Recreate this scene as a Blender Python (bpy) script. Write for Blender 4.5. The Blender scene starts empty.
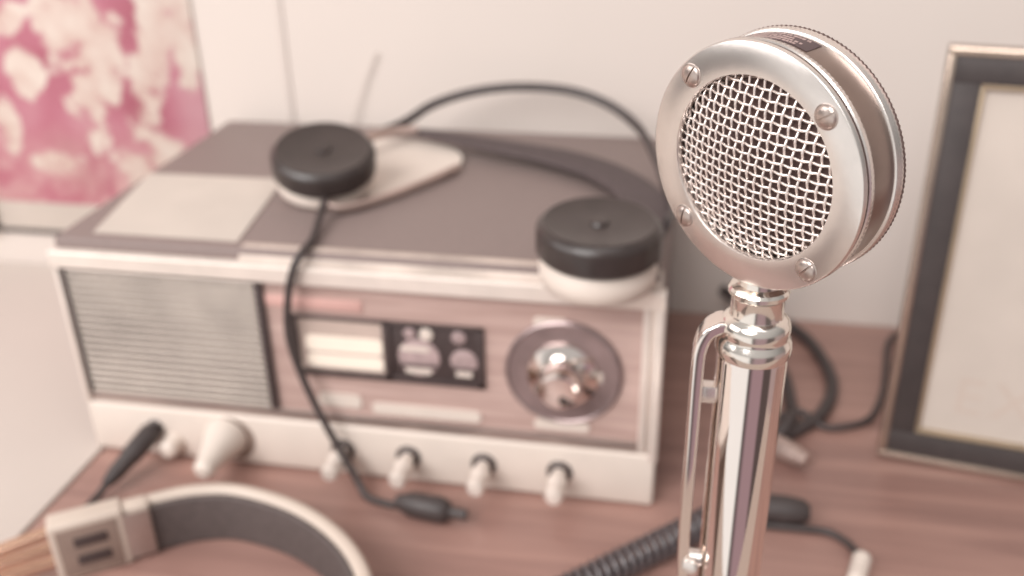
import bpy, bmesh, math
from mathutils import Vector, Matrix

scene = bpy.context.scene
COL = scene.collection
PI = math.pi

# ------------------------------------------------------------------ colour
def lin(v):
    v /= 255.0
    return v / 12.92 if v <= 0.04045 else ((v + 0.055) / 1.055) ** 2.4
def rgb(r, g, b):
    return (lin(r), lin(g), lin(b), 1.0)

class NT:
    """small helper round a node tree"""
    def __init__(self, tree):
        self.t = tree
        self.n = tree.nodes
        self.l = tree.links
    def add(self, kind, **kw):
        nd = self.n.new(kind)
        for k, v in kw.items():
            setattr(nd, k, v)
        return nd
    def link(self, a, b):
        self.l.new(a, b)
    def math(self, op, a, b=None, clamp=False):
        nd = self.add('ShaderNodeMath', operation=op, use_clamp=clamp)
        for i, x in enumerate((a, b)):
            if x is None:
                continue
            if isinstance(x, (int, float)):
                nd.inputs[i].default_value = x
            else:
                self.link(x, nd.inputs[i])
        return nd.outputs[0]
    def mix(self, fac, a, b):
        nd = self.add('ShaderNodeMix', data_type='RGBA')
        for i, x in ((0, fac), (6, a), (7, b)):
            if isinstance(x, (int, float, tuple)):
                nd.inputs[i].default_value = x
            else:
                self.link(x, nd.inputs[i])
        return nd.outputs[2]
    def ramp(self, fac, stops, interp='LINEAR'):
        nd = self.add('ShaderNodeValToRGB')
        cr = nd.color_ramp
        cr.interpolation = interp
        while len(cr.elements) < len(stops):
            cr.elements.new(0.5)
        for e, (p, c) in zip(cr.elements, stops):
            e.position = p
            e.color = c
        self.link(fac, nd.inputs[0])
        return nd.outputs[0]

def base_mat(name):
    m = bpy.data.materials.new(name)
    m.use_nodes = True
    k = NT(m.node_tree)
    bsdf = k.n['Principled BSDF']
    return m, k, bsdf

def mat(name, color, rough=0.5, metal=0.0, var=0.06, scale=40.0, stretch=(1, 1, 1), bump=0.0,
        spec=0.5, coat=0.0, emit=None, emit_strength=0.0, color2=None):
    m, k, b = base_mat(name)
    tc = k.add('ShaderNodeTexCoord')
    mp = k.add('ShaderNodeMapping')
    mp.inputs['Scale'].default_value = stretch
    k.link(tc.outputs['Object'], mp.inputs[0])
    nz = k.add('ShaderNodeTexNoise')
    nz.inputs['Scale'].default_value = scale
    nz.inputs['Detail'].default_value = 5
    k.link(mp.outputs[0], nz.inputs['Vector'])
    c2 = color2 or tuple(max(0.0, c * (1 - 3 * var)) for c in color[:3]) + (1.0,)
    c1 = color if color2 else tuple(min(1.0, c * (1 + 2 * var)) for c in color[:3]) + (1.0,)
    col = k.ramp(nz.outputs['Fac'], [(0.3, c2), (0.7, c1)])
    k.link(col, b.inputs['Base Color'])
    b.inputs['Roughness'].default_value = rough
    b.inputs['Metallic'].default_value = metal
    b.inputs['Specular IOR Level'].default_value = spec
    b.inputs['Coat Weight'].default_value = coat
    if bump:
        bp = k.add('ShaderNodeBump')
        bp.inputs['Strength'].default_value = bump
        bp.inputs['Distance'].default_value = 0.001
        k.link(nz.outputs['Fac'], bp.inputs['Height'])
        k.link(bp.outputs[0], b.inputs['Normal'])
    if emit:
        b.inputs['Emission Color'].default_value = emit
        b.inputs['Emission Strength'].default_value = emit_strength
    return m

def wood_mat(name, light, dark, rough=0.4, coat=0.2, sx=1.5, sy=22.0, sz=22.0):
    m, k, b = base_mat(name)
    tc = k.add('ShaderNodeTexCoord')
    mp = k.add('ShaderNodeMapping')
    mp.inputs['Scale'].default_value = (sx, sy, sz)
    k.link(tc.outputs['Object'], mp.inputs[0])
    n1 = k.add('ShaderNodeTexNoise')
    n1.inputs['Scale'].default_value = 3.0
    n1.inputs['Detail'].default_value = 8
    n1.inputs['Distortion'].default_value = 0.6
    k.link(mp.outputs[0], n1.inputs['Vector'])
    n2 = k.add('ShaderNodeTexNoise')
    n2.inputs['Scale'].default_value = 0.9
    n2.inputs['Detail'].default_value = 3
    k.link(mp.outputs[0], n2.inputs['Vector'])
    f = k.math('ADD', k.math('MULTIPLY', n1.outputs['Fac'], 0.6), k.math('MULTIPLY', n2.outputs['Fac'], 0.4))
    col = k.ramp(f, [(0.34, dark), (0.66, light)])
    k.link(col, b.inputs['Base Color'])
    b.inputs['Roughness'].default_value = rough
    b.inputs['Coat Weight'].default_value = coat
    b.inputs['Coat Roughness'].default_value = 0.35
    bp = k.add('ShaderNodeBump')
    bp.inputs['Strength'].default_value = 0.15
    bp.inputs['Distance'].default_value = 0.0006
    k.link(n1.outputs['Fac'], bp.inputs['Height'])
    k.link(bp.outputs[0], b.inputs['Normal'])
    return m

# ------------------------------------------------------------------ mesh helpers
def box(bm, x0, x1, y0, y1, z0, z1, bev=0.0, seg=2, M=None):
    r = bmesh.ops.create_cube(bm, size=1.0)
    vs = r['verts']
    for v in vs:
        v.co = Vector(((x0 + x1) / 2 + v.co.x * (x1 - x0), (y0 + y1) / 2 + v.co.y * (y1 - y0),
                       (z0 + z1) / 2 + v.co.z * (z1 - z0)))
    es = list({e for v in vs for e in v.link_edges})
    if bev:
        r2 = bmesh.ops.bevel(bm, geom=es, offset=bev, segments=seg, affect='EDGES', profile=0.5)
        vs = list({v for f in r2['faces'] for v in f.verts} | {v for v in vs if v.is_valid})
    if M is not None:
        bmesh.ops.transform(bm, matrix=M, verts=[v for v in vs if v.is_valid])

def axis_frame(origin, axis, up=(0, 0, 1)):
    """matrix whose local z runs along axis"""
    w = Vector(axis).normalized()
    u = Vector(up).cross(w)
    if u.length < 1e-5:
        u = Vector((1, 0, 0))
    u.normalize()
    v = w.cross(u)
    return Matrix(((u.x, v.x, w.x, origin[0]), (u.y, v.y, w.y, origin[1]),
                   (u.z, v.z, w.z, origin[2]), (0, 0, 0, 1)))

def lathe(bm, prof, M, seg=64, knurl=None, closed=False):
    """prof: (radius, height) pairs; knurl: {index: amplitude} alternates the radius round the ring"""
    rings = []
    for i, (r, t) in enumerate(prof):
        if r < 1e-7:
            rings.append([bm.verts.new(M @ Vector((0, 0, t)))])
        else:
            ring = []
            for s in range(seg):
                a = 2 * PI * s / seg
                rr = r
                if knurl and i in knurl:
                    rr += knurl[i] * (1 if s % 2 else -1)
                ring.append(bm.verts.new(M @ Vector((rr * math.cos(a), rr * math.sin(a), t))))
            rings.append(ring)
    pairs = list(zip(rings, rings[1:]))
    if closed:
        pairs.append((rings[-1], rings[0]))
    for a, b in pairs:
        if len(a) == 1 and len(b) == 1:
            continue
        for s in range(seg):
            s2 = (s + 1) % seg
            if len(a) == 1:
                bm.faces.new((a[0], b[s], b[s2]))
            elif len(b) == 1:
                bm.faces.new((a[s], b[0], a[s2]))
            else:
                bm.faces.new((a[s], b[s], b[s2], a[s2]))

def smooth_path(pts, n=10):
    P = [Vector(p) for p in pts]
    if len(P) < 3:
        return P
    out = []
    Q = [P[0] * 2 - P[1]] + P + [P[-1] * 2 - P[-2]]
    for i in range(1, len(Q) - 2):
        p0, p1, p2, p3 = Q[i - 1], Q[i], Q[i + 1], Q[i + 2]
        for s in range(n):
            t = s / n
            out.append(0.5 * ((2 * p1) + (p2 - p0) * t + (2 * p0 - 5 * p1 + 4 * p2 - p3) * t * t
                              + (3 * p1 - p0 - 3 * p2 + p3) * t ** 3))
    out.append(P[-1])
    return out

def sweep(bm, path, section, up=None, scale=None):
    """sweep a closed 2-D section along a path; with up, section y stays along up, else parallel transport"""
    n = len(path)
    rings = []
    u_prev = None
    for i, p in enumerate(path):
        t = (path[min(i + 1, n - 1)] - path[max(i - 1, 0)]).normalized()
        if up is not None:
            u = t.cross(Vector(up))
            u.normalize()
            v = u.cross(t)
        else:
            if u_prev is None:
                a = Vector((0, 0, 1)) if abs(t.z) < 0.9 else Vector((1, 0, 0))
                u = t.cross(a).normalized()
            else:
                u = (u_prev - t * u_prev.dot(t)).normalized()
            v = u.cross(t)
            u_prev = u
        k = scale(i / max(1, n - 1)) if scale else 1.0
        rings.append([bm.verts.new(p + u * (x * k) + v * (y * k)) for x, y in section])
    m = len(section)
    for a, b in zip(rings, rings[1:]):
        for s in range(m):
            s2 = (s + 1) % m
            bm.faces.new((a[s], a[s2], b[s2], b[s]))
    bm.faces.new(list(reversed(rings[0])))
    bm.faces.new(rings[-1])

def circle(r, seg=12, ry=None):
    ry = ry or r
    return [(r * math.cos(2 * PI * i / seg), ry * math.sin(2 * PI * i / seg)) for i in range(seg)]

def rrect(w, h, r, seg=4):
    """rounded rectangle section"""
    out = []
    for cx, cy, a0 in ((w / 2 - r, h / 2 - r, 0), (-w / 2 + r, h / 2 - r, 90),
                       (-w / 2 + r, -h / 2 + r, 180), (w / 2 - r, -h / 2 + r, 270)):
        for i in range(seg + 1):
            a = math.radians(a0 + 90 * i / seg)
            out.append((cx + r * math.cos(a), cy + r * math.sin(a)))
    return out

def tube(bm, pts, r, seg=12, n=10, smooth=True):
    sweep(bm, smooth_path(pts, n) if smooth else [Vector(p) for p in pts], circle(r, seg))

def prism(bm, poly, d, M):
    """extrude a polygon (local xy) from local z=0 to z=d"""
    a = [bm.verts.new(M @ Vector((x, y, 0))) for x, y in poly]
    b = [bm.verts.new(M @ Vector((x, y, d))) for x, y in poly]
    n = len(poly)
    bm.faces.new(list(reversed(a)))
    bm.faces.new(b)
    for i in range(n):
        j = (i + 1) % n
        bm.faces.new((a[i], a[j], b[j], b[i]))

def root_of(o):
    while o.parent:
        o = o.parent
    return o

def obj(name, bm, material, parent=None, angle=35, label=None):
    bmesh.ops.recalc_face_normals(bm, faces=bm.faces)
    if parent is not None:
        bmesh.ops.translate(bm, verts=bm.verts, vec=-Vector(root_of(parent).location))
    me = bpy.data.meshes.new(name)
    bm.to_mesh(me)
    bm.free()
    for p in me.polygons:
        p.use_smooth = True
    me.set_sharp_from_angle(angle=math.radians(angle))
    me.materials.append(material)
    o = bpy.data.objects.new(name, me)
    COL.objects.link(o)
    if parent is not None:
        o.parent = parent
    if label:
        o['label'] = label
    return o

def tag(o, label, cat, group=None):
    o['label'] = label
    o['category'] = cat
    if group:
        o['group'] = group
    return o

def thing(name, loc, label, cat, group=None):
    o = bpy.data.objects.new(name, None)
    o.empty_display_size = 0.02
    o.location = loc
    COL.objects.link(o)
    return tag(o, label, cat, group)

def B():
    return bmesh.new()

# ------------------------------------------------------------------ materials
M_wall = mat('wall_paint', rgb(207, 195, 188), 0.8, var=0.01, scale=3, spec=0.1)
M_floor = mat('pale_carpet', rgb(190, 172, 162), 0.9, var=0.04, scale=300, bump=0.3)
M_white = mat('white_lacquer', rgb(202, 190, 182), 0.5, var=0.01, scale=5, spec=0.3)
M_desk = wood_mat('desk_wood', rgb(166, 129, 118), rgb(126, 94, 87), rough=0.42, coat=0.25)
M_vinyl = mat('grey_vinyl', rgb(128, 112, 108), 0.55, var=0.05, scale=900, bump=0.25, spec=0.4)
M_silver = mat('silver_trim', rgb(224, 211, 202), 0.3, metal=0.3, var=0.02, scale=60)
M_edge = mat('champagne_reflection', rgb(200, 184, 174), 0.45, metal=0.4, var=0.08, scale=30)
M_brushed = mat('brushed_aluminium', rgb(178, 162, 156), 0.38, metal=0.8, var=0.05, scale=50, stretch=(1, 20, 20))
M_slat = mat('grille_metal', rgb(192, 179, 169), 0.4, metal=0.35, var=0.06, scale=25)
M_darkpl = mat('dark_plastic', rgb(70, 58, 57), 0.45, var=0.05, scale=80)
M_panel = wood_mat('panel_wood', rgb(196, 169, 161), rgb(164, 136, 128), rough=0.35, coat=0.35, sx=4, sy=40, sz=60)
M_cream = mat('cream_plastic', rgb(212, 198, 188), 0.45, var=0.015, scale=40)
M_ivory = mat('ivory_plastic', rgb(196, 180, 168), 0.45, var=0.02, scale=40)
M_paper = mat('cream_paper', rgb(192, 180, 171), 0.75, var=0.015, scale=30, spec=0.1)
M_lit = mat('lit_meter', rgb(230, 215, 200), 0.5, var=0.01, emit=(1.0, 0.9, 0.78, 1), emit_strength=0.12)
M_taupe = mat('taupe_plain', rgb(140, 120, 110), 0.5, var=0.04)
M_meter = mat('meter_face', rgb(188, 168, 158), 0.5, var=0.03)
M_mauve = mat('mauve_gauge', rgb(168, 146, 145), 0.35, var=0.08, scale=140, coat=0.5)
M_pinkhighlight = mat('pink_highlight', rgb(214, 172, 164), 0.4, metal=0.2, var=0.03)
M_dial = mat('dial_metal', rgb(150, 132, 131), 0.3, metal=0.6, var=0.07, scale=60)
M_chrome = mat('chrome', rgb(236, 226, 220), 0.06, metal=1.0, var=0.005)
M_satin = mat('satin_nickel', rgb(226, 218, 213), 0.26, metal=0.92, var=0.02, scale=120, bump=0.02)
M_drum = mat('gunmetal_drum', rgb(152, 136, 129), 0.3, metal=1.0, var=0.05, scale=60, bump=0.03)
M_screw = mat('nickel_screw', rgb(188, 173, 166), 0.3, metal=0.9, var=0.03)
M_collar = mat('polished_nickel', rgb(232, 224, 216), 0.15, metal=0.95, var=0.01)
M_knurl = mat('dark_knurl', rgb(118, 100, 96), 0.35, metal=0.8, var=0.05)
M_wire = mat('bright_wire', rgb(238, 226, 220), 0.25, metal=0.7, var=0.02)
M_inside = mat('dark_inside', rgb(84, 62, 58), 0.8, var=0.08, scale=200)
M_plate = mat('dark_plate', rgb(86, 68, 70), 0.4, metal=0.3, var=0.05)
M_platetxt = mat('plate_lettering', rgb(190, 165, 160), 0.4, metal=0.3, var=0.02)
M_black = mat('black_rubber', rgb(64, 55, 54), 0.5, var=0.05, scale=120)
M_coil = mat('glossy_black_cord', rgb(74, 66, 68), 0.22, var=0.04, coat=0.6)
M_cup = mat('headphone_plastic', rgb(56, 47, 45), 0.3, var=0.05, scale=90, spec=0.45)
M_strap = mat('padded_leather', rgb(78, 66, 66), 0.75, var=0.06, scale=200, bump=0.2)
M_greypad = mat('grey_padding', rgb(84, 73, 71), 0.75, var=0.05, scale=220, bump=0.2)
M_yoke = mat('pale_metal', rgb(186, 164, 156), 0.35, metal=0.6, var=0.04)
M_copper = mat('warm_rod_metal', rgb(208, 172, 150), 0.25, metal=0.9, var=0.04)
M_frame = mat('champagne_moulding', rgb(178, 160, 147), 0.25, metal=0.85, var=0.04)
M_frameblk = mat('black_frame', rgb(62, 54, 53), 0.6, var=0.05, scale=90)
M_gold = mat('gold_fillet', rgb(176, 156, 132), 0.4, metal=0.6, var=0.05)
M_ink = mat('faint_ink', rgb(190, 175, 165), 0.8, var=0.01, spec=0.1)

# poster: white flower racemes on pink
def poster_mat():
    m, k, b = base_mat('pink_flower_print')
    tc = k.add('ShaderNodeTexCoord')
    nz = k.add('ShaderNodeTexNoise')
    nz.inputs['Scale'].default_value = 46
    nz.inputs['Detail'].default_value = 4
    k.link(tc.outputs['Object'], nz.inputs['Vector'])
    nb = k.add('ShaderNodeTexNoise')
    nb.inputs['Scale'].default_value = 13
    nb.inputs['Detail'].default_value = 2
    k.link(tc.outputs['Object'], nb.inputs['Vector'])
    sp = k.add('ShaderNodeSeparateXYZ')
    k.link(tc.outputs['Object'], sp.inputs[0])
    x, z = sp.outputs[0], sp.outputs[2]
    # racemes: centre x, centre z, half width, half height, lean
    R = [(-0.588, 0.236, 0.022, 0.018, 0.0), (-0.580, 0.190, 0.018, 0.026, 0.0),
         (-0.512, 0.205, 0.034, 0.085, -0.16), (-0.532, 0.235, 0.030, 0.045, 0.0),
         (-0.457, 0.200, 0.022, 0.095, -0.34), (-0.432, 0.262, 0.030, 0.030, -0.2),
         (-0.470, 0.105, 0.042, 0.040, 0.0), (-0.560, 0.282, 0.060, 0.026, 0.0),
         (-0.424, 0.225, 0.014, 0.055, 0.0), (-0.566, 0.107, 0.030, 0.016, 0.0), (-0.610, 0.140, 0.014, 0.03, 0.0)]
    best = None
    for cx, cz, a, h, lean in R:
        dz = k.math('SUBTRACT', z, cz)
        dx = k.math('ADD', k.math('SUBTRACT', x, cx), k.math('MULTIPLY', dz, lean))
        d = k.math('ADD', k.math('POWER', k.math('ABSOLUTE', k.math('DIVIDE', dx, a)), 2.0),
                   k.math('POWER', k.math('ABSOLUTE', k.math('DIVIDE', dz, h)), 2.0))
        best = d if best is None else k.math('MINIMUM', best, d)
    f = k.math('ADD', best, k.math('MULTIPLY', k.math('SUBTRACT', nz.outputs['Fac'], 0.5), 3.4))
    mask = k.ramp(f, [(0.52, (1, 1, 1, 1)), (1.02, (0, 0, 0, 1))])
    pink = k.ramp(nb.outputs['Fac'], [(0.32, rgb(150, 84, 96)), (0.5, rgb(172, 108, 122)), (0.7, rgb(186, 138, 146))])
    # the lower part of the print is paler and pinker
    low = k.math('MULTIPLY', k.math('SUBTRACT', 0.150, z), 14.0, clamp=True)
    lowcol = k.ramp(nz.outputs['Fac'], [(0.36, rgb(174, 108, 120)), (0.62, rgb(200, 168, 162))])
    pink = k.mix(k.math('MULTIPLY', low, 0.75), pink, lowcol)
    petal = k.ramp(nz.outputs['Fac'], [(0.32, rgb(206, 192, 182)), (0.60, rgb(194, 170, 161)), (0.72, rgb(172, 126, 126))])
    col = k.mix(mask, pink, petal)
    k.link(col, b.inputs['Base Color'])
    b.inputs['Roughness'].default_value = 0.6
    b.inputs['Specular IOR Level'].default_value = 0.2
    return m
M_poster = poster_mat()

# ------------------------------------------------------------------ room
WY = 0.750
b = B(); box(b, -2.2, 2.2, WY, WY + 0.1, -0.75, 1.9)
o = obj('wall_back', b, M_wall); o['kind'] = 'structure'
b = B(); box(b, -0.3400, -0.3335, WY - 0.0012, WY + 0.001, 0.02, 1.9, 0.0006)
o = obj('trim_1', b, M_wall); o['kind'] = 'structure'

b = B(); box(b, -2.2, 2.2, -0.9, WY + 0.1, -0.80, -0.731)
o = obj('floor', b, M_floor); o['kind'] = 'structure'

desk = thing('desk', (0.18, 0.47, -0.73), 'brown wooden desk with fine grain that everything stands on', 'desk')
b = B(); box(b, -0.3855, 0.80, 0.19, 0.7485, -0.030, 0.0, 0.0015)
obj('desktop', b, M_desk, desk)
for lx in (-0.345, 0.76):
    for ly in (0.23, 0.71):
        b = B(); box(b, lx - 0.025, lx + 0.025, ly - 0.025, ly + 0.025, -0.73, -0.030, 0.003)
        obj('leg', b, M_desk, desk)

cab = thing('cabinet', (-0.75, 0.36, -0.73), 'white-topped cabinet to the left of the wooden desk', 'cabinet')
b = B(); box(b, -1.12, -0.396, -0.01, 0.7485, -0.73, -0.020, 0.002)
obj('body', b, M_taupe, cab)
b = B(); box(b, -1.13, -0.3870, -0.02, 0.7485, -0.0195, 0.001, 0.0008)
obj('top', b, M_white, cab)

# ------------------------------------------------------------------ poster
po = thing('poster', (-0.53, 0.742, 0.0365), 'pink print of hanging white flowers with a cream border', 'poster')
b = B(); box(b, -0.668, -0.4125, 0.7484, 0.7498, 0.0367, 0.42, 0.0004)
obj('backing_board', b, M_paper, po)
b = B(); box(b, -0.648, -0.4130, 0.7478, 0.7486, 0.0665, 0.415, 0.0003)
bo = obj('print', b, M_poster)
bo.parent = po; bo.matrix_parent_inverse = Matrix.Translation(-po.location)
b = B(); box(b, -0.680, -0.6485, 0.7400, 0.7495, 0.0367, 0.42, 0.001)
box(b, -0.650, -0.4125, 0.7474, 0.7498, 0.0340, 0.0385, 0.0005)  # bottom strip stands in for the shadow line under the poster
obj('strip_and_shadow', b, M_frameblk, po, label='dark strip at left and painted shadow line along the bottom edge')

# ------------------------------------------------------------------ radio
FY = 0.486
rad = thing('radio', (-0.20, 0.61, 0.0), 'wide vintage base-station radio with grey lid, wood-grain front and chrome trim', 'radio')
b = B(); box(b, -0.3885, -0.0125, 0.489, 0.738, 0.006, 0.157, 0.003, 3)
obj('case', b, M_vinyl, rad)
for fx in (-0.36, -0.04):
    for fy in (0.52, 0.71):
        b = B(); lathe(b, [(0, 0.0), (0.009, 0.0), (0.010, 0.002), (0.010, 0.007), (0, 0.007)], Matrix.Translation((fx, fy, 0)), 20)
        obj('foot', b, M_black, rad)
# bezel: top trim with chamfer, two sides, divider
b = B()
Mx = Matrix(((0, 0, 1, -0.3898), (1, 0, 0, 0), (0, 1, 0, 0), (0, 0, 0, 1)))
prism(b, [(0.4845, 0.1382), (0.4835, 0.1388), (0.4835, 0.1488), (0.4840, 0.1494), (0.4850, 0.1498), (0.490, 0.1498), (0.490, 0.1382)], 0.3803, Mx)
box(b, -0.3898, -0.3862, 0.4845, 0.497, 0.038, 0.1385, 0.0008)
box(b, -0.0150, -0.0095, 0.4838, 0.50, 0.034, 0.1385, 0.001)
box(b, -0.0215, -0.0172, 0.4848, 0.497, 0.040, 0.1385, 0.001)
box(b, -0.0175, -0.0145, 0.488, 0.497, 0.040, 0.1385)
obj('bezel', b, M_silver, rad)
Mx2 = Matrix(((0, 0, 1, -0.2640), (1, 0, 0, 0), (0, 1, 0, 0), (0, 0, 0, 1)))
b = B(); prism(b, [(0.4865, 0.1500), (0.4870, 0.1520), (0.4935, 0.1574), (0.4980, 0.1575), (0.4980, 0.1500)], 0.2520, Mx2)
obj('lid_edge_reflection', b, M_edge, rad, label='champagne strip for the pale reflection along the front lid edge')  # reflection put into the colour, only along the stretch that reflects pale
b = B(); box(b, -0.3862, -0.0215, 0.4862, 0.495, 0.0385, 0.0462, 0.0008)
obj('divider_bar', b, M_brushed, rad)
# grille
gr = B()
box(gr, -0.3862, -0.2515, 0.4885, 0.494, 0.0462, 0.1384)
box(gr, -0.3862, -0.3832, 0.4852, 0.490, 0.0462, 0.1384, 0.0005)
box(gr, -0.2565, -0.2518, 0.4852, 0.490, 0.0462, 0.1384, 0.0005)
box(gr, -0.3862, -0.2518, 0.4852, 0.490, 0.1362, 0.1384, 0.0005)
g = obj('speaker_grille', gr, M_darkpl, rad)
sl = B()
n = 18
for i in range(n):
    z = 0.0485 + i * (0.0855 / (n - 1))
    M = Matrix.Translation((-0.3198, 0.4868, z)) @ Matrix.Rotation(math.radians(-22), 4, 'X')
    box(sl, -0.0632, 0.0632, -0.0009, 0.0009, -0.00128, 0.00128, 0.0004, 1, M)
obj('slats', sl, M_slat, g)
# wood panel
b = B(); box(b, -0.2516, -0.0216, 0.4885, 0.494, 0.0462, 0.1384)
wp = obj('front_panel', b, M_panel, rad)
b = B(); box(b, -0.2512, -0.1893, 0.4874, 0.4888, 0.1205, 0.1285, 0.0006)  # pink strip imitates light reflected in the glossy panel
obj('panel_highlight', b, M_pinkhighlight, wp, label='pale pink painted highlight strip')
# display
b = B()
box(b, -0.2364, -0.1147, 0.4876, 0.4888, 0.0748, 0.1165, 0.0004)
box(b, -0.2364, -0.1147, 0.4858, 0.4880, 0.1148, 0.1165, 0.0005)
box(b, -0.2364, -0.1147, 0.4858, 0.4880, 0.0748, 0.0790, 0.0005)
box(b, -0.2364, -0.2318, 0.4858, 0.4880, 0.0748, 0.1165, 0.0005)
box(b, -0.1190, -0.1147, 0.4858, 0.4880, 0.0748, 0.1165, 0.0005)
box(b, -0.1775, -0.1725, 0.4858, 0.4880, 0.0748, 0.1165, 0.0005)
ds = obj('display_window', b, M_darkpl, rad)
b = B(); box(b, -0.2318, -0.1775, 0.4870, 0.4880, 0.0792, 0.1147)
obj('meter_face', b, M_meter, ds, label='pale meter face')
for z0, z1 in ((0.0925, 0.1032), (0.0815, 0.0902)):
    b = B()
    prism(b, [(x - 0.2028, y + (z0 + z1) / 2) for x, y in rrect(0.0495, z1 - z0, 0.0035)], 0.0008,
          Matrix(((1, 0, 0, 0), (0, 0, -1, 0.4872), (0, 1, 0, 0), (0, 0, 0, 1))))
    obj('lit_bar', b, M_lit, ds, label='bright lit bar')
def disc(name, x, z, r, y0, y1, m, parent, seg=40, label=None, dome=0.0):
    bb = B()
    t = y0 - y1
    lathe(bb, [(0, 0), (r, 0), (r, t * 0.75), (r * 0.93, t), (0, t + dome)], axis_frame((x, y0, z), (0, -1, 0)), seg)
    return obj(name, bb, m, parent, label=label)
disc('channel_gauge', -0.1555, 0.0930, 0.0130, 0.4876, 0.4868, M_mauve, ds, label='round mauve gauge')
disc('channel_gauge', -0.1275, 0.0925, 0.0083, 0.4876, 0.4868, M_mauve, ds, label='small round mauve gauge')
for x, z, r, m in ((-0.1605, 0.1095, 0.0036, M_mauve), (-0.1500, 0.1095, 0.0042, M_cream), (-0.1300, 0.1090, 0.0044, M_mauve)):
    disc('indicator_lamp', x, z, r, 0.4876, 0.4862, m, ds, 20, dome=0.0008)
for x, w in ((-0.1555, 0.024), (-0.1275, 0.0155)):
    b = B(); box(b, x - w / 2, x + w / 2, 0.4861, 0.4868, 0.0868, 0.0882)
    obj('gauge_line', b, M_darkpl, ds)
for x, z, w in ((-0.1575, 0.0992, 0.018), (-0.1560, 0.0838, 0.016), (-0.1275, 0.0840, 0.010)):
    b = B(); box(b, x - w / 2, x + w / 2, 0.4862, 0.4868, z - 0.0016, z + 0.0016)
    obj('gauge_mark', b, M_cream, ds)
# labels on the wood panel
for x0, x1, z0, z1 in ((-0.2240, -0.1955, 0.0515, 0.0610), (-0.1885, -0.1185, 0.0490, 0.0568),
                       (-0.0850, -0.0510, 0.0492, 0.0562), (-0.0850, -0.0650, 0.1195, 0.1268)):
    b = B()
    prism(b, [(x + (x0 + x1) / 2, y + (z0 + z1) / 2) for x, y in rrect(x1 - x0, z1 - z0, min(0.003, (z1 - z0) * 0.45))], 0.0012,
          Matrix(((1, 0, 0, 0), (0, 0, -1, 0.4886), (0, 1, 0, 0), (0, 0, 0, 1))))
    obj('label_plate', b, M_cream, wp, label='cream label plate')
# channel dial
Md = axis_frame((-0.0671, 0.4886, 0.0905), (0, -1, 0))
b = B()
lathe(b, [(0, 0), (0.0352, 0), (0.0352, 0.0022), (0.0338, 0.0032), (0.0326, 0.0022), (0.0318, 0.0022), (0, 0.0022)], Md, 72)
dl = obj('channel_dial', b, M_dial, rad)
b = B()
lathe(b, [(0.0215, 0.0020), (0.0210, 0.0050), (0.0160, 0.0065), (0.0135, 0.0080), (0.0125, 0.0200), (0.0115, 0.0222), (0.0095, 0.0228), (0.0, 0.0218)],
      Md, 48, knurl={3: 0.0004, 4: 0.0004})
obj('dial_knob', b, M_chrome, dl)
b = B(); box(b, -0.0535, -0.0435, 0.4850, 0.4866, 0.0865, 0.0935, 0.0006)  # cream block stands in for a highlight on the dial's right
obj('dial_highlight', b, M_cream, dl, label='cream painted highlight')
# lower strip with knobs
b = B(); box(b, -0.3895, -0.0105, 0.4842, 0.494, 0.0012, 0.0388, 0.002, 3)
st = obj('control_strip', b, M_cream, rad)
for x in (-0.210, -0.1661, -0.1167, -0.0686):
    Mk = axis_frame((x, 0.4845, 0.0205), (0, -1, 0))
    b = B()
    lathe(b, [(0, 0.001), (0.0046, 0.001), (0.0046, 0.008), (0.0058, 0.009), (0.0062, 0.013), (0.0052, 0.017), (0.0046, 0.019), (0.0056, 0.0215), (0.0058, 0.0245), (0.0044, 0.0275), (0, 0.0285)], Mk, 32)
    k_ = obj('control_knob', b, M_silver, st)
    b = B()
    lathe(b, [(0, 0), (0.0080, 0), (0.0080, 0.0015), (0.0070, 0.0025), (0, 0.0025)], Mk, 32)  # dark disc stands in for the knob's shadow on the strip
    obj('collar_or_shadow_disc', b, M_darkpl, k_, label='dark shadow disc behind the knob')
Mk = axis_frame((-0.2905, 0.4845, 0.0225), (0, -1, -0.08))
b = B()
lathe(b, [(0, 0.001), (0.0145, 0.001), (0.0140, 0.005), (0.0125, 0.010), (0.0092, 0.020), (0.0074, 0.030), (0.0066, 0.035), (0.0040, 0.0375), (0, 0.038)], Mk, 40)
ck = obj('cone_knob', b, M_cream, st, label='cream cone-shaped knob')
b = B(); lathe(b, [(0, 0), (0.0160, 0), (0.0160, 0.0006), (0, 0.0006)], axis_frame((-0.2870, 0.4843, 0.0205), (0, -1, 0)), 40)  # disc set right of the cone as its painted shadow
obj('collar_or_shadow_disc', b, M_taupe, ck, label='taupe shadow disc behind the cone')
b = B()
lathe(b, [(0, 0), (0.0075, 0), (0.0075, 0.003), (0.0060, 0.006), (0.0062, 0.010), (0.0040, 0.012), (0, 0.0124)], axis_frame((-0.3300, 0.4845, 0.0125), (0, -1, 0)), 28)
obj('button', b, M_cream, st)
b = B()
lathe(b, [(0, 0), (0.0062, 0), (0.0062, 0.001), (0.005, 0.002), (0.0, 0.002)], axis_frame((-0.3415, 0.4845, 0.0235), (0, -1, 0)), 6)
obj('jack_socket', b, M_darkpl, st)

# paper on the lid
b = B()
q = [(-0.3655, 0.4985), (-0.2690, 0.4985), (-0.2838, 0.6060), (-0.3865, 0.6040)]
a0 = [b.verts.new((x, y, 0.1572)) for x, y in q]
a1 = [b.verts.new((x, y, 0.1577)) for x, y in q]
b.faces.new(a0); b.faces.new(a1)
for i in range(4):
    j = (i + 1) % 4
    b.faces.new((a0[i], a0[j], a1[j], a1[i]))
tag(obj('paper_sheet', b, M_paper), 'blank cream paper sheet lying on the front left of the radio lid', 'paper')

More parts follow.
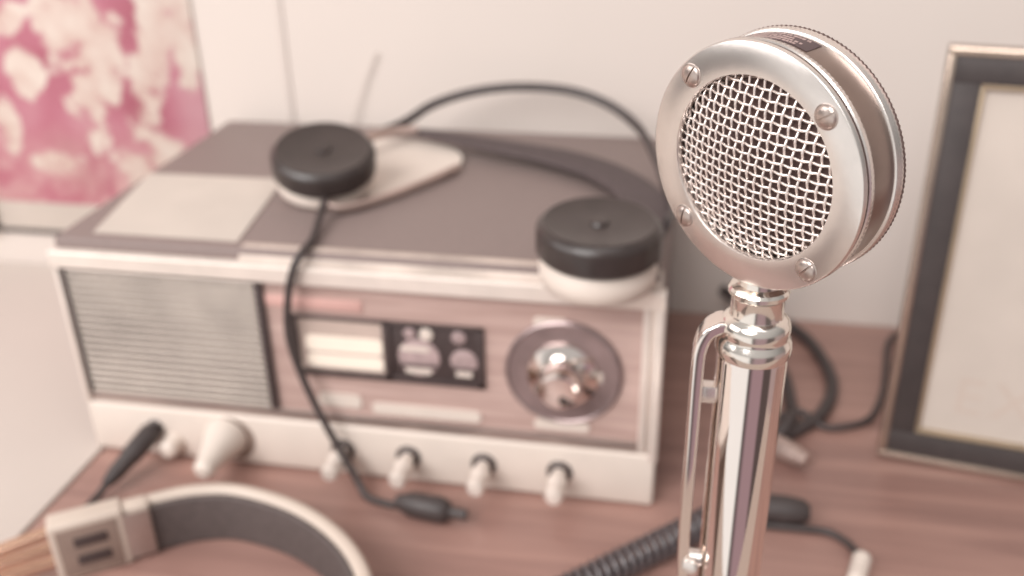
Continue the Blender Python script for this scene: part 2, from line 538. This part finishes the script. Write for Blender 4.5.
# ------------------------------------------------------------------ headphones on the radio
hp = thing('headphones', (-0.14, 0.60, 0.157), 'black headphones with pale ear pads and thin headband lying on the radio lid', 'headphones')
def cup(loc, axis, R, hpad, hcap):
    M = axis_frame(loc, axis)
    bb = B()
    lathe(bb, [(0, hpad), (R * 0.95, hpad), (R, hpad + 0.002), (R, hpad + hcap - 0.0052), (R * 0.985, hpad + hcap - 0.0034),
               (R * 0.90, hpad + hcap - 0.0004), (R * 0.87, hpad + hcap), (R * 0.83, hpad + hcap - 0.0006), (R * 0.35, hpad + hcap - 0.0016), (R * 0.16, hpad + hcap - 0.0016),
               (R * 0.13, hpad + hcap + 0.0002), (0, hpad + hcap + 0.0006)], M, 72)
    c = obj('ear_cup', bb, M_cup, hp)
    bb = B()
    lathe(bb, [(R * 0.45, 0.001), (R * 0.60, 0.0), (R * 0.86, 0.0001), (R * 0.93, 0.0020), (R * 0.95, hpad * 0.5), (R * 0.90, hpad - 0.001), (R * 0.85, hpad + 0.0005), (0, hpad + 0.0005)], M, 64)
    obj('ear_pad', bb, M_cream, c, 60, label='pale cream ear pad')
cup((-0.2430, 0.5830, 0.1655), (0.12, -0.25, 0.96), 0.0345, 0.011, 0.0175)
cup((-0.0475, 0.4780, 0.1585), (0.02, -0.06, 1.0), 0.0340, 0.0175, 0.0185)
b = B()
sweep(b, smooth_path([(-0.248, 0.640, 0.1715), (-0.236, 0.668, 0.1720), (-0.2180, 0.690, 0.1765), (-0.1990, 0.706, 0.1865), (-0.169, 0.716, 0.1945), (-0.1335, 0.721, 0.1980),
                      (-0.0955, 0.721, 0.1962), (-0.0648, 0.711, 0.1893), (-0.0408, 0.690, 0.1788), (-0.0265, 0.652, 0.1700), (-0.0165, 0.600, 0.1680), (-0.0105, 0.545, 0.1750), (-0.0120, 0.500, 0.1850)], 10),
      circle(0.0021, 10, 0.0036), up=(0, 0.5, 1))
obj('headband', b, M_black, hp)
b = B()
sweep(b, smooth_path([(-0.2290, 0.686, 0.1690), (-0.2079, 0.690, 0.1685), (-0.1787, 0.6820, 0.1680), (-0.1395, 0.6700, 0.1670), (-0.0935, 0.6540, 0.1660), (-0.0580, 0.6290, 0.1655), (-0.0330, 0.5900, 0.1660), (-0.0250, 0.5450, 0.1690), (-0.0280, 0.500, 0.1770)], 10),
      rrect(0.030, 0.0035, 0.0015), up=(0, 0, 1), scale=lambda t: 0.36 + 0.64 * min(1.0, t * 1.9))  # strap darkened and widened to take in its shadow on the lid
obj('strap_with_shadow', b, M_strap, hp, label='dark padded inner strap widened by its shadow')
b = B()
M = Matrix.Translation((0, 0, 0.1580))
pl = smooth_path([(-0.2520, 0.640, 0), (-0.2350, 0.590, 0), (-0.2090, 0.578, 0), (-0.1850, 0.610, 0), (-0.1690, 0.6340, 0), (-0.1660, 0.656, 0), (-0.1760, 0.677, 0), (-0.1990, 0.6920, 0), (-0.2260, 0.6990, 0), (-0.2480, 0.690, 0)], 6)
prism(b, [(p.x, p.y) for p in pl], 0.0025, M)  # flat pale plate between cup and strap
obj('pale_plate', b, M_cream, hp, label='pale cream flat plate')
b = B()
tube(b, [(-0.2300, 0.5450, 0.1660), (-0.2190, 0.5480, 0.1630), (-0.2047, 0.5640, 0.1620), (-0.1905, 0.5850, 0.1620), (-0.1765, 0.6100, 0.1620), (-0.1645, 0.6360, 0.1620)], 0.0026)
tube(b, [(-0.2480, 0.6300, 0.1740), (-0.2400, 0.6550, 0.1735), (-0.2260, 0.6780, 0.1725), (-0.2080, 0.6880, 0.1715)], 0.0032)
obj('yoke', b, M_yoke, hp, label='pale metal yoke')
b = B()
tube(b, [(-0.2300, 0.5480, 0.1680), (-0.2265, 0.5250, 0.1625), (-0.2220, 0.5020, 0.1605), (-0.2215, 0.4860, 0.1600), (-0.2250, 0.4790, 0.1530), (-0.2305, 0.4780, 0.1350), (-0.2340, 0.4780, 0.1080),
         (-0.2300, 0.4780, 0.0830), (-0.2200, 0.4760, 0.0550), (-0.2060, 0.4720, 0.0270), (-0.1950, 0.4670, 0.0100), (-0.1880, 0.4610, 0.0040), (-0.1760, 0.4565, 0.0040), (-0.1620, 0.4540, 0.0050)], 0.0024)
obj('cord', b, M_black, hp)
b = B()
lathe(b, [(0, 0), (0.0042, 0), (0.0055, 0.004), (0.0078, 0.010), (0.0080, 0.030), (0.0060, 0.034), (0.0035, 0.036), (0.0032, 0.046), (0, 0.047)],
      axis_frame((-0.1660, 0.4545, 0.0082), (0.99, -0.12, 0.0)), 24)
obj('plug', b, M_black, hp)

# ------------------------------------------------------------------ headset in the foreground
hs = thing('headset', (-0.24, 0.37, 0.0), 'cream-edged grey padded headband of a headset lying on the desk in front', 'headset')
arc = smooth_path([(-0.3070, 0.3925, 0.018), (-0.2965, 0.4035, 0.018), (-0.2755, 0.4150, 0.018), (-0.2488, 0.4190, 0.018), (-0.2100, 0.4095, 0.018), (-0.1765, 0.3890, 0.018),
                   (-0.1530, 0.3610, 0.018), (-0.1400, 0.3260, 0.018), (-0.1370, 0.2900, 0.018)], 10)
b = B()
sweep(b, arc, rrect(0.0085, 0.036, 0.0035), up=(0, 0, 1))
obj('headband', b, M_ivory, hs)
def offset_path(path, d):
    out = []
    for i, p in enumerate(path):
        t = (path[min(i + 1, len(path) - 1)] - path[max(i - 1, 0)]).normalized()
        u = t.cross(Vector((0, 0, 1))).normalized()
        out.append(p + u * d)
    return out
b = B()
sweep(b, [p + Vector((0, 0, -0.0012)) for p in offset_path(arc, 0.0055)[4:]], rrect(0.0040, 0.0325, 0.0018), up=(0, 0, 1))
obj('padding', b, M_greypad, hs, label='dark grey inner padding')
# slider housing: box aligned with the end of the band
d = Vector((-0.0330, -0.0225, 0)).normalized()
e = Vector((-d.y, d.x, 0)) * -1.0            # outward
e = Vector((d.y, -d.x, 0))
Mh = Matrix(((d.x, e.x, 0, -0.3085), (d.y, e.y, 0, 0.3905), (0, 0, 1, 0.0195), (0, 0, 0, 1)))
Mi = Mh
b = B()
box(b, 0.0, 0.040, -0.0075, 0.0075, -0.0190, 0.0195, 0.002, 3, Mi)
box(b, -0.014, 0.002, -0.0050, 0.0060, -0.0180, 0.0175, 0.0015, 2, Mi)
hb_ = obj('slider_housing', b, M_ivory, hs)
sgn = 1.0
# which local y side faces the inside of the arc
inside = (Mi.to_3x3() @ Vector((0, 1, 0))).dot(Vector((-0.23, 0.33, 0)) - Vector((-0.31, 0.38, 0)))
sgn = 1.0 if inside > 0 else -1.0
def sbox(bm, x0, x1, y0, y1, z0, z1, bev):
    ya, yb = sorted((y0 * sgn, y1 * sgn))
    box(bm, x0, x1, ya, yb, z0, z1, bev, 2, Mi)
b = B()
sbox(b, 0.004, 0.0365, 0.0068, 0.0082, -0.0165, 0.0160, 0.0004)
fp = obj('face_plate', b, M_taupe, hb_, label='brownish metal face plate')
for z0, z1 in ((0.0030, 0.0095), (-0.0095, -0.0030)):
    b = B(); sbox(b, 0.010, 0.028, 0.0080, 0.0088, z0, z1, 0.0003)
    obj('slot', b, M_darkpl, hb_)
b = B(); sbox(b, -0.0135, 0.001, 0.0058, 0.0068, -0.0165, 0.0150, 0.0003)
obj('end_plate', b, M_brushed, hb_)
for i in range(3):
    b = B()
    p0 = Mi @ Vector((0.036, 0, 0.0130 - 0.0105 * i))
    p1 = Mi @ Vector((0.150, 0, -0.0045 - 0.0060 * i)) 
    sweep(b, [p0, p0.lerp(p1, 0.5), p1], rrect(0.008, 0.0052, 0.0016), up=(0, 0, 1))
    obj('slider_rod', b, M_copper, hs, label='coppery flat slider rod')
b = B()
lathe(b, [(0, 0), (0.036, 0), (0.041, 0.003), (0.042, 0.010), (0.040, 0.020), (0.030, 0.026), (0, 0.027)], axis_frame((-0.4520, 0.2720, 0.0440), (0.75, -0.66, 0.0)), 56)
obj('ear_cup', b, M_cup, hs)  # unseen cup, added to darken the microphone ring's reflection
# its plug in the radio and the cord
b = B()
pA = Vector((-0.3415, 0.4815, 0.0235)); pB = Vector((-0.3545, 0.4400, 0.0085))
Mp = axis_frame(pA, pB - pA)
L = (pB - pA).length
lathe(b, [(0, 0.0), (0.0055, 0.0), (0.0066, 0.001), (0.0072, 0.004), (0.0068, L * 0.5), (0.0058, L * 0.58), (0.0055, L * 0.8), (0.0036, L), (0, L)], Mp, 24)
obj('plug', b, M_black, hs)
b = B()
lathe(b, [(0.0030, -0.0008), (0.0030, 0.0002), (0.0016, 0.0002), (0.0016, -0.0008)], Mp, 24, closed=True)
obj('plug_collar', b, M_chrome, hs)
b = B()
tube(b, [pB - (pB - pA) * 0.06, (-0.3568, 0.4300, 0.0045), (-0.3600, 0.4120, 0.0030), (-0.3640, 0.4000, 0.0030), (-0.3560, 0.3880, 0.0030), (-0.3400, 0.3780, 0.0040)], 0.0024)
obj('cord', b, M_black, hs)

# ------------------------------------------------------------------ microphone
PX, PY = 0.0237, 0.2900
mic = thing('microphone', (PX, PY, 0.0), 'large chrome desk microphone with round woven wire grille on a chrome post', 'microphone')
T0 = Matrix.Translation((PX, PY, 0))
b = B()
lathe(b, [(0, 0), (0.062, 0), (0.064, 0.002), (0.064, 0.008), (0.058, 0.013), (0.040, 0.019), (0.022, 0.024), (0.0165, 0.028), (0.0150, 0.034), (0.0117, 0.036), (0, 0.036)], T0, 72)
obj('base', b, M_chrome, mic)
b = B()
lathe(b, [(0, 0.034), (0.0116, 0.034), (0.0116, 0.2270), (0.0112, 0.2285), (0, 0.2285)], T0, 72)
obj('post', b, M_chrome, mic)
b = B()
lathe(b, [(0, 0.2278), (0.0112, 0.2278), (0.0120, 0.2284), (0.0125, 0.2300), (0.0126, 0.2318), (0.0122, 0.2338), (0.0114, 0.2350), (0.0112, 0.2358), (0.0115, 0.2368), (0.0116, 0.2385), (0.0112, 0.2405),
          (0.0102, 0.2420), (0.0088, 0.2428), (0.0086, 0.2436), (0.0086, 0.2495), (0.0090, 0.2502), (0.0098, 0.2508), (0.0099, 0.2522), (0.0092, 0.2532), (0.0070, 0.2540), (0.0066, 0.2585), (0, 0.2585)], T0, 72)
obj('collar_or_shadow_disc', b, M_collar, mic)
# talk lever: a bar along the left side of the post, bent in at the top
LX = PX - 0.0116 - 0.0060
b = B()
pth = [(LX + 0.0012, PY - 0.0015, 0.120), (LX, PY - 0.0015, 0.150), (LX, PY - 0.0015, 0.190), (LX, PY - 0.0015, 0.222), (LX + 0.0006, PY - 0.0015, 0.2310), (LX + 0.0026, PY - 0.0015, 0.2362), (LX + 0.0056, PY - 0.001, 0.2385), (LX + 0.0085, PY, 0.2388)]
sweep(b, smooth_path(pth, 10), rrect(0.0044, 0.0100, 0.0012), up=(0, 1, 0.02))
lv = obj('talk_lever', b, M_chrome, mic)
b = B()
box(b, LX + 0.0010, PX - 0.0105, PY - 0.0035, PY + 0.0015, 0.2085, 0.2150, 0.0006)
obj('bracket', b, M_satin, lv)
b = B()
lathe(b, [(0, 0), (0.0030, 0), (0.0032, 0.001), (0.0026, 0.0022), (0.0, 0.0026)], axis_frame((LX + 0.003, PY - 0.0062, 0.1385), (-0.25, -1, 0.1)), 24)
lathe(b, [(0, 0), (0.0032, 0), (0.0032, 0.0105), (0, 0.0105)], axis_frame((LX, PY - 0.0015, 0.1385), (1, 0, 0)), 20)
obj('bolt', b, M_satin, lv)

# head
C = Vector((0.01645, 0.28274, 0.29441))
nrm = Vector((-0.64521, -0.76089, -0.06891)).normalized()
MH = axis_frame(C, nrm)
SEG = 300
b = B()
lathe(b, [(0.0, -0.0040), (0.0375, -0.0040), (0.0375, -0.0180), (0.0360, -0.0225), (0.0260, -0.0262), (0.0, -0.0280)], MH, 120)
dr = obj('head_drum', b, M_drum, mic)
b = B()
lathe(b, [(0.0370, -0.0160), (0.0380, -0.0161), (0.0384, -0.0164), (0.0385, -0.0176), (0.0386, -0.0179), (0.0386, -0.0190), (0.0378, -0.0195), (0.0340, -0.0196), (0.0340, -0.0160)],
      MH, SEG, knurl={4: 0.00012, 5: 0.00012}, closed=True)
obj('rear_rim', b, M_satin, mic)
b = B()
lathe(b, [(0.0285, -0.0024), (0.0285, -0.0006), (0.0289, 0.0), (0.0379, 0.0), (0.0384, -0.0003), (0.0386, -0.0008), (0.0386, -0.0018), (0.0366, -0.0024)], MH, 160, closed=True)
fr = obj('face_ring', b, M_satin, mic)
b = B()
lathe(b, [(0.0300, -0.0024), (0.0366, -0.0024), (0.0367, -0.0030), (0.0382, -0.0032), (0.0386, -0.0036), (0.0386, -0.0050), (0.0382, -0.0056), (0.0372, -0.0060), (0.0300, -0.0060)],
      MH, SEG, knurl={4: 0.00010, 5: 0.00010}, closed=True)
obj('front_rim', b, M_satin, mic)
b = B()
lathe(b, [(0.0300, -0.0016), (0.0379, -0.0016), (0.0381, -0.0020), (0.0381, -0.0031), (0.0379, -0.0034), (0.0300, -0.0034)], MH, 160, closed=True)  # dark ring stands in for the shade in the groove
obj('groove_shade', b, M_inside, mic, label='thin dark ring for the shaded groove behind the face ring')
b = B()
lathe(b, [(0.0340, -0.0190), (0.0382, -0.0190), (0.0386, -0.0193), (0.0386, -0.0201), (0.0380, -0.0208), (0.0340, -0.0208)], MH, 300, knurl={2: 0.00014, 3: 0.00014}, closed=True)
obj('knurled_edge', b, M_knurl, mic, label='dark knurled rear edge')
for rr, ang in ((0.0339, 133.6), (0.0333, 42.0), (0.0340, -137.7), (0.0340, -48.4)):
    a = math.radians(ang)
    Ms = MH @ Matrix.Translation((rr * math.cos(a), rr * math.sin(a), 0)) @ Matrix.Rotation(math.radians({133.6: 62, 42.0: 35, -137.7: 80, -48.4: 50}[ang]), 4, 'Z')
    b = B()
    # slotted dome head: two half domes with a slot between
    for sg in (1, -1):
        rows = []
        NS, NR = 18, 6
        for i in range(NR + 1):
            ph = (PI / 2) * i / NR
            row = []
            for j in range(NS + 1):
                th = PI * j / NS
                rad_ = 0.0034 * math.cos(ph)
                row.append(b.verts.new(Ms @ Vector((rad_ * math.cos(th), sg * (0.00028 + rad_ * math.sin(th) * 0.93), 0.0013 * math.sin(ph)))))
            rows.append(row)
        for r0, r1 in zip(rows, rows[1:]):
            for j in range(NS):
                try:
                    b.faces.new((r0[j], r0[j + 1], r1[j + 1], r1[j]))
                except ValueError:
                    pass
        # flat slot wall
        for i in range(NR):
            b.faces.new((rows[i][0], rows[i + 1][0], rows[i + 1][-1], rows[i][-1]))
    lathe(b, [(0, -0.001), (0.0038, -0.001), (0.0038, 0.0001), (0.0036, 0.0002), (0, 0.0002)], Ms, 28)
    bmesh.ops.remove_doubles(b, verts=b.verts, dist=1e-7)
    obj('screw', b, M_screw, fr)
# dark inside
b = B()
lathe(b, [(0.0, -0.0012), (0.0150, -0.0022), (0.0295, -0.0044), (0.0295, -0.0052), (0.0, -0.0052)], MH, 64)
obj('grille_backing', b, M_inside, mic)
# woven grille, slightly domed
b = B()
RG, SAG, PITCH, AMP, WR = 0.0289, 0.0050, 0.00275, 0.00036, 0.00045
def dome(x, y):
    return -0.0030 + SAG * (1 - (x * x + y * y) / (RG * RG))
nw = int(RG / PITCH)
ROT = math.radians(-3)
cr, sr = math.cos(ROT), math.sin(ROT)
for fam in (0, 1):
    for i in range(-nw, nw + 1):
        c = (i + 0.35) * PITCH if fam == 0 else (i + 0.15) * PITCH
        if abs(c) >= RG * 0.985:
            continue
        half = math.sqrt(RG * RG - c * c)
        ns = max(8, int(2 * half / PITCH * 5))
        path = []
        for s in range(ns + 1):
            w = -half + 2 * half * s / ns
            x, y = (c, w) if fam == 0 else (w, c)
            off = (0.15 if fam == 0 else 0.35) * PITCH
            wave = AMP * math.cos(PI * (w - off) / PITCH) * (1 if i % 2 == 0 else -1) * (1 if fam == 0 else -1)
            X, Y = x * cr - y * sr, x * sr + y * cr
            path.append(MH @ Vector((X, Y, dome(x, y) + wave)))
        sweep(b, path, circle(WR, 7))
obj('wire_grille', b, M_wire, mic, 80, label='woven bright wire grille')
# name plate wrapped over the top of the drum, dark with pale illegible lines
def drum_patch(bm, a0, a1, t0, t1, r0, r1, ns):
    rows = []
    for s in range(ns + 1):
        a = math.radians(a0 + (a1 - a0) * s / ns)
        rows.append([bm.verts.new(MH @ Vector((r * math.cos(a), r * math.sin(a), t))) for r, t in ((r0, t0), (r1, t0), (r1, t1), (r0, t1))])
    for p, q_ in zip(rows, rows[1:]):
        for j in range(4):
            j2 = (j + 1) % 4
            bm.faces.new((p[j], p[j2], q_[j2], q_[j]))
    bm.faces.new(rows[0]); bm.faces.new(list(reversed(rows[-1])))
b = B(); drum_patch(b, 72.5, 112, -0.0150, -0.0080, 0.0374, 0.03765, 40)
npl = obj('name_plate', b, M_plate, mic)
b = B()
import random
rnd = random.Random(4)
for t, a_lo, a_hi in ((-0.0139, 77, 108), (-0.0122, 84, 106), (-0.0106, 78, 108), (-0.0091, 80, 108)):
    a = a_lo
    while a < a_hi:
        w = rnd.choice((0.7, 0.9, 1.3, 1.8))
        drum_patch(b, a, min(a + w, a_hi), t - 0.00042, t + 0.00042, 0.03760, 0.03772, 2)
        a += w + rnd.choice((0.35, 0.35, 0.9))
obj('plate_lettering', b, M_platetxt, npl)

# ------------------------------------------------------------------ cords on the desk
cc = thing('coiled_cord', (0.0, 0.44, 0.0), 'black coiled cord on the desk behind the microphone ending in a silver jack tip', 'cord')
p0, p1 = Vector((-0.0760, 0.3720, 0.0100)), Vector((0.0440, 0.4850, 0.0100))
dirv = (p1 - p0); Lc = dirv.length; dirv.normalize()
sd = dirv.cross(Vector((0, 0, 1))).normalized(); upv = Vector((0, 0, 1))
turns = int(Lc / 0.0056)
path = []
for s in range(turns * 16 + 1):
    t = s / 16
    a = 2 * PI * t
    path.append(p0 + dirv * (Lc * t / turns) + sd * (0.0074 * math.cos(a)) + upv * (0.0074 * math.sin(a)))
b = B(); sweep(b, path, circle(0.0020, 10))
obj('coil', b, M_coil, cc, 80)
b = B()
lathe(b, [(0, 0), (0.0060, 0), (0.0085, 0.003), (0.0088, 0.030), (0.0076, 0.040), (0.0046, 0.044), (0, 0.044)], axis_frame((0.0390, 0.4855, 0.0090), (1, -0.03, 0)), 24)
obj('plug', b, M_black, cc)
b = B(); tube(b, [(0.0500, 0.4755, 0.0030), (0.0750, 0.4760, 0.0030), (0.0920, 0.4760, 0.0030), (0.1020, 0.4690, 0.0034), (0.1075, 0.4590, 0.0045), (0.1096, 0.4520, 0.0060)], 0.0022)
obj('lead', b, M_black, cc)
b = B()
lathe(b, [(0, 0), (0.0044, 0), (0.0052, 0.001), (0.0052, 0.004), (0.0046, 0.0045), (0.0052, 0.005), (0.0052, 0.008), (0.0046, 0.0085), (0.0052, 0.009), (0.0052, 0.020), (0.0034, 0.022), (0.0034, 0.034), (0, 0.036)],
      axis_frame((0.1098, 0.4535, 0.0062), (-0.28, -0.95, -0.05)), 24)
obj('jack_tip', b, M_cream, cc, label='pale silver ribbed jack tip')

pc = thing('power_cord', (0.09, 0.63, 0.0), 'thick black cord looping on the desk between radio and picture frame', 'cord')
b = B(); tube(b, [(0.0300, 0.7350, 0.0300), (0.0600, 0.7360, 0.0120), (0.0900, 0.7220, 0.0050), (0.1050, 0.6900, 0.0048), (0.1120, 0.6450, 0.0048), (0.1040, 0.6080, 0.0048), (0.0880, 0.5830, 0.0048), (0.0700, 0.5680, 0.0048), (0.0520, 0.5640, 0.0048)], 0.0045)
tube(b, [(0.0350, 0.7300, 0.0045), (0.0650, 0.6900, 0.0045), (0.0780, 0.6450, 0.0045), (0.0800, 0.6000, 0.0050), (0.0760, 0.5750, 0.0130), (0.0640, 0.5600, 0.0048), (0.0500, 0.5500, 0.0045)], 0.0045)
obj('cable', b, M_black, pc)
b = B(); lathe(b, [(0, 0), (0.0050, 0), (0.0075, 0.004), (0.0075, 0.018), (0.0065, 0.019), (0.0065, 0.026), (0.0050, 0.027), (0.0050, 0.032), (0, 0.032)], axis_frame((0.0600, 0.5570, 0.0078), (0.75, -0.55, 0)), 24)
obj('connector', b, M_yoke, pc, label='pale metal connector')
b = B(); tube(b, [(0.2050, 0.7420, 0.0030), (0.1800, 0.7380, 0.0030), (0.1630, 0.7150, 0.0030), (0.1540, 0.6700, 0.0030), (0.1460, 0.6330, 0.0030), (0.1340, 0.6030, 0.0030), (0.1180, 0.5900, 0.0030), (0.1010, 0.5870, 0.0030), (0.0850, 0.5960, 0.0080), (0.0700, 0.5930, 0.0030)], 0.0024)
tag(obj('thin_cord', b, M_black), 'thinner dark cord curving in a loop beside the picture frame', 'cord')
b = B(); tube(b, [(-0.2900, 0.7440, 0.0012), (-0.2880, 0.7440, 0.130), (-0.2780, 0.7450, 0.165), (-0.2660, 0.7465, 0.195), (-0.2560, 0.7475, 0.215)], 0.0007)
tag(obj('antenna_wire', b, M_wall), 'faint pale wire rising on the wall behind the left ear cup', 'wire')

# ------------------------------------------------------------------ picture frame
FB = Vector((0.1330, 0.5602, 0.0))
pf = thing('picture_frame', (0.235, 0.545, 0.0), 'black picture frame with champagne outer edge and cream print standing at right', 'picture frame')
xd = Vector((0.0855, -0.0135, 0)).normalized()
back = Vector((-xd.y, xd.x, 0))
lean = math.atan2(0.020, 0.266)
upd = (Vector((0, 0, 1)) * math.cos(lean) + back * math.sin(lean)).normalized()
bk = xd.cross(upd) * -1.0
if bk.dot(back) < 0:
    bk = -bk
FO = FB + Vector((0, 0, 0.0016))
MF = Matrix(((xd.x, bk.x, upd.x, FO.x), (xd.y, bk.y, upd.y, FO.y), (xd.z, bk.z, upd.z, FO.z), (0, 0, 0, 1)))
W, H = 0.212, 0.2665
def frame_ring(bm, m0, m1, y0, y1, bev=0.0006):
    box(bm, m0, W - m0, y0, y1, m0, m1, bev, 2, MF)
    box(bm, m0, W - m0, y0, y1, H - m1, H - m0, bev, 2, MF)
    box(bm, m0, m1, y0, y1, m1 - 0.0002, H - m1 + 0.0002, bev, 2, MF)
    box(bm, W - m1, W - m0, y0, y1, m1 - 0.0002, H - m1 + 0.0002, bev, 2, MF)
b = B(); frame_ring(b, 0.0, 0.0048, 0.0, 0.016, 0.0012)
obj('outer_moulding', b, M_frame, pf, label='champagne metal outer moulding')
b = B(); frame_ring(b, 0.0044, 0.0200, 0.0015, 0.012, 0.0008)
obj('inner_moulding', b, M_frameblk, pf, label='wide black moulding')
b = B(); frame_ring(b, 0.0200, 0.0228, 0.0035, 0.010, 0.0005)
obj('fillet', b, M_gold, pf, label='thin gold fillet')
b = B(); box(b, 0.015, W - 0.015, 0.0068, 0.009, 0.015, H - 0.015, 0.0, 2, MF)
pr = obj('print', b, M_paper, pf)
b = B(); box(b, 0.004, W - 0.004, 0.011, 0.0155, 0.004, H - 0.004, 0.0005, 2, MF)
obj('back_board', b, M_darkpl, pf)
b = B()
Ms_ = MF @ Matrix.Translation((W / 2, 0.0152, 0.18)) @ Matrix.Rotation(math.radians(17), 4, 'X')
box(b, -0.03, 0.03, 0.0, 0.003, -0.1795, 0.0, 0.0008, 2, Ms_)
obj('easel_leg', b, M_darkpl, pf)
# faint lettering on the print
cu = bpy.data.curves.new('lettering_curve', 'FONT')
cu.body = 'EXC'
cu.size = 0.036
cu.extrude = 0.00015
cu.space_character = 1.25
tmp = bpy.data.objects.new('lettering_tmp', cu)
COL.objects.link(tmp)
bpy.context.view_layer.update()
dg = bpy.context.evaluated_depsgraph_get()
me = bpy.data.meshes.new_from_object(tmp.evaluated_get(dg))
b = B(); b.from_mesh(me)
bpy.data.objects.remove(tmp); bpy.data.curves.remove(cu); bpy.data.meshes.remove(me)
MT = MF @ Matrix(((1, 0, 0, 0.0385), (0, 0, -1, 0.0067), (0, 1, 0, 0.038), (0, 0, 0, 1)))
bmesh.ops.transform(b, matrix=MT, verts=b.verts)
obj('faint_lettering', b, M_ink, pr, label='very faint large letters')

# ------------------------------------------------------------------ light
w = bpy.data.worlds.new('room')
scene.world = w
w.use_nodes = True
k = NT(w.node_tree)
bg = k.n['Background']
tc = k.add('ShaderNodeTexCoord')
sp = k.add('ShaderNodeSeparateXYZ')
k.link(tc.outputs['Generated'], sp.inputs[0])
az = k.math('ADD', k.math('DIVIDE', k.math('ARCTAN2', sp.outputs[0], k.math('MULTIPLY', sp.outputs[1], -1.0)), 2 * PI), 0.53)
WW = lambda v, c=(1.0, 0.975, 0.95): (v * c[0], v * c[1], v * c[2], 1)
low0 = k.ramp(az, [(0.0, WW(0.30)), (0.19, WW(0.75)), (0.225, WW(0.10, (1, .8, .75))), (0.320, WW(0.10, (1, .8, .75))), (0.338, WW(1.15)), (0.495, WW(1.15)),
                  (0.515, WW(0.10, (1, .8, .8))), (0.545, WW(0.42, (1, .68, .74))), (0.62, WW(0.42, (1, .68, .74))), (0.64, WW(0.12, (1, .75, .72))), (0.69, WW(0.12, (1, .75, .72))),
                  (0.71, WW(0.5, (1, .75, .72))), (0.79, WW(0.45, (1, .75, .72))), (0.82, WW(0.18, (1, .75, .7))), (1.0, WW(0.3))])  # invented bands round the horizon, striped to shape the chrome's reflections
lowm = k.add('ShaderNodeMix', data_type='RGBA', blend_type='MULTIPLY')
lowm.inputs[0].default_value = 1.0
k.link(low0, lowm.inputs[6]); lowm.inputs[7].default_value = (2.6, 2.6, 2.6, 1.0)
low = lowm.outputs[2]
high = k.ramp(az, [(0.0, WW(0.9)), (0.12, WW(0.95)), (0.2, WW(1.15)), (0.45, WW(1.25)), (0.62, WW(1.3)), (0.75, WW(1.2)), (1.0, WW(0.9))])
fac = k.math('MULTIPLY', k.math('ADD', sp.outputs[2], 0.14), 5.0, clamp=True)
zpos = k.math('MAXIMUM', sp.outputs[2], 0.0)
front = k.math('MULTIPLY', k.math('MAXIMUM', k.math('MULTIPLY', sp.outputs[1], -1.0), 0.0), k.math('SUBTRACT', 1.0, zpos))
zen = k.math('ADD', k.math('ADD', 0.45, k.math('MULTIPLY', zpos, 1.0)), k.math('MULTIPLY', front, 0.80))
hz = k.add('ShaderNodeMix', data_type='RGBA', blend_type='MULTIPLY')
hz.inputs[0].default_value = 1.0
k.link(high, hz.inputs[6]); k.link(zen, hz.inputs[7])
k.link(k.mix(fac, low, hz.outputs[2]), bg.inputs['Color'])
bg.inputs['Strength'].default_value = 0.36

la = bpy.data.lights.new('window_light', 'AREA')
la.shape = 'RECTANGLE'; la.size = 0.6; la.size_y = 0.5
la.energy = 3.2
la.color = (1.0, 0.97, 0.95)
lo = bpy.data.objects.new('window_light', la)
lo.location = (-0.85, 0.10, 0.62)
lo.rotation_euler = (Vector((-0.10, 0.48, 0.05)) - Vector(lo.location)).to_track_quat('-Z', 'Y').to_euler()
COL.objects.link(lo)

lb = bpy.data.lights.new('soft_sun', 'SUN')
lb.energy = 2.85
lb.angle = math.radians(38)
lb.color = (1.0, 0.985, 0.965)
lbo = bpy.data.objects.new('soft_sun', lb)
lbo.location = (-0.6, -1.2, 1.2)
lbo.rotation_euler = Vector((0.34, 0.75, -0.62)).to_track_quat('-Z', 'Y').to_euler()
COL.objects.link(lbo)
lc = bpy.data.lights.new('overhead_fill', 'AREA')  # added fill from an unseen source overhead, brightens the lower wall
lc.shape = 'RECTANGLE'; lc.size = 1.0; lc.size_y = 0.7
lc.energy = 4
lc.color = (1.0, 0.98, 0.96)
lco = bpy.data.objects.new('overhead_fill', lc)
lco.location = (0.15, -0.15, 1.45)
lco.rotation_euler = (Vector((0.10, 0.62, 0.05)) - Vector(lco.location)).to_track_quat('-Z', 'Y').to_euler()
COL.objects.link(lco)

# ------------------------------------------------------------------ camera
cam = bpy.data.cameras.new('camera')
cam.sensor_width = 36.0
cam.lens = 36.0 * 971.0 / 1024.0
cam.clip_start = 0.01
cam.dof.use_dof = True
cam.dof.focus_distance = 0.284
cam.dof.aperture_fstop = 7.0
co = bpy.data.objects.new('camera', cam)
Rm = Matrix(((0.98224828, -0.06845654, 0.17464826), (0.18676071, 0.4440916, -0.8763008), (-0.01757131, 0.89336238, 0.44899321)))
co.matrix_world = Matrix.Translation((0, 0, 0.3944)) @ Rm.to_4x4()
COL.objects.link(co)
scene.camera = co

scene.view_settings.view_transform = 'Standard'
scene.view_settings.look = 'None'
scene.view_settings.gamma = 1.0
scene.view_settings.use_curve_mapping = False
scene.view_settings.exposure = 0.0
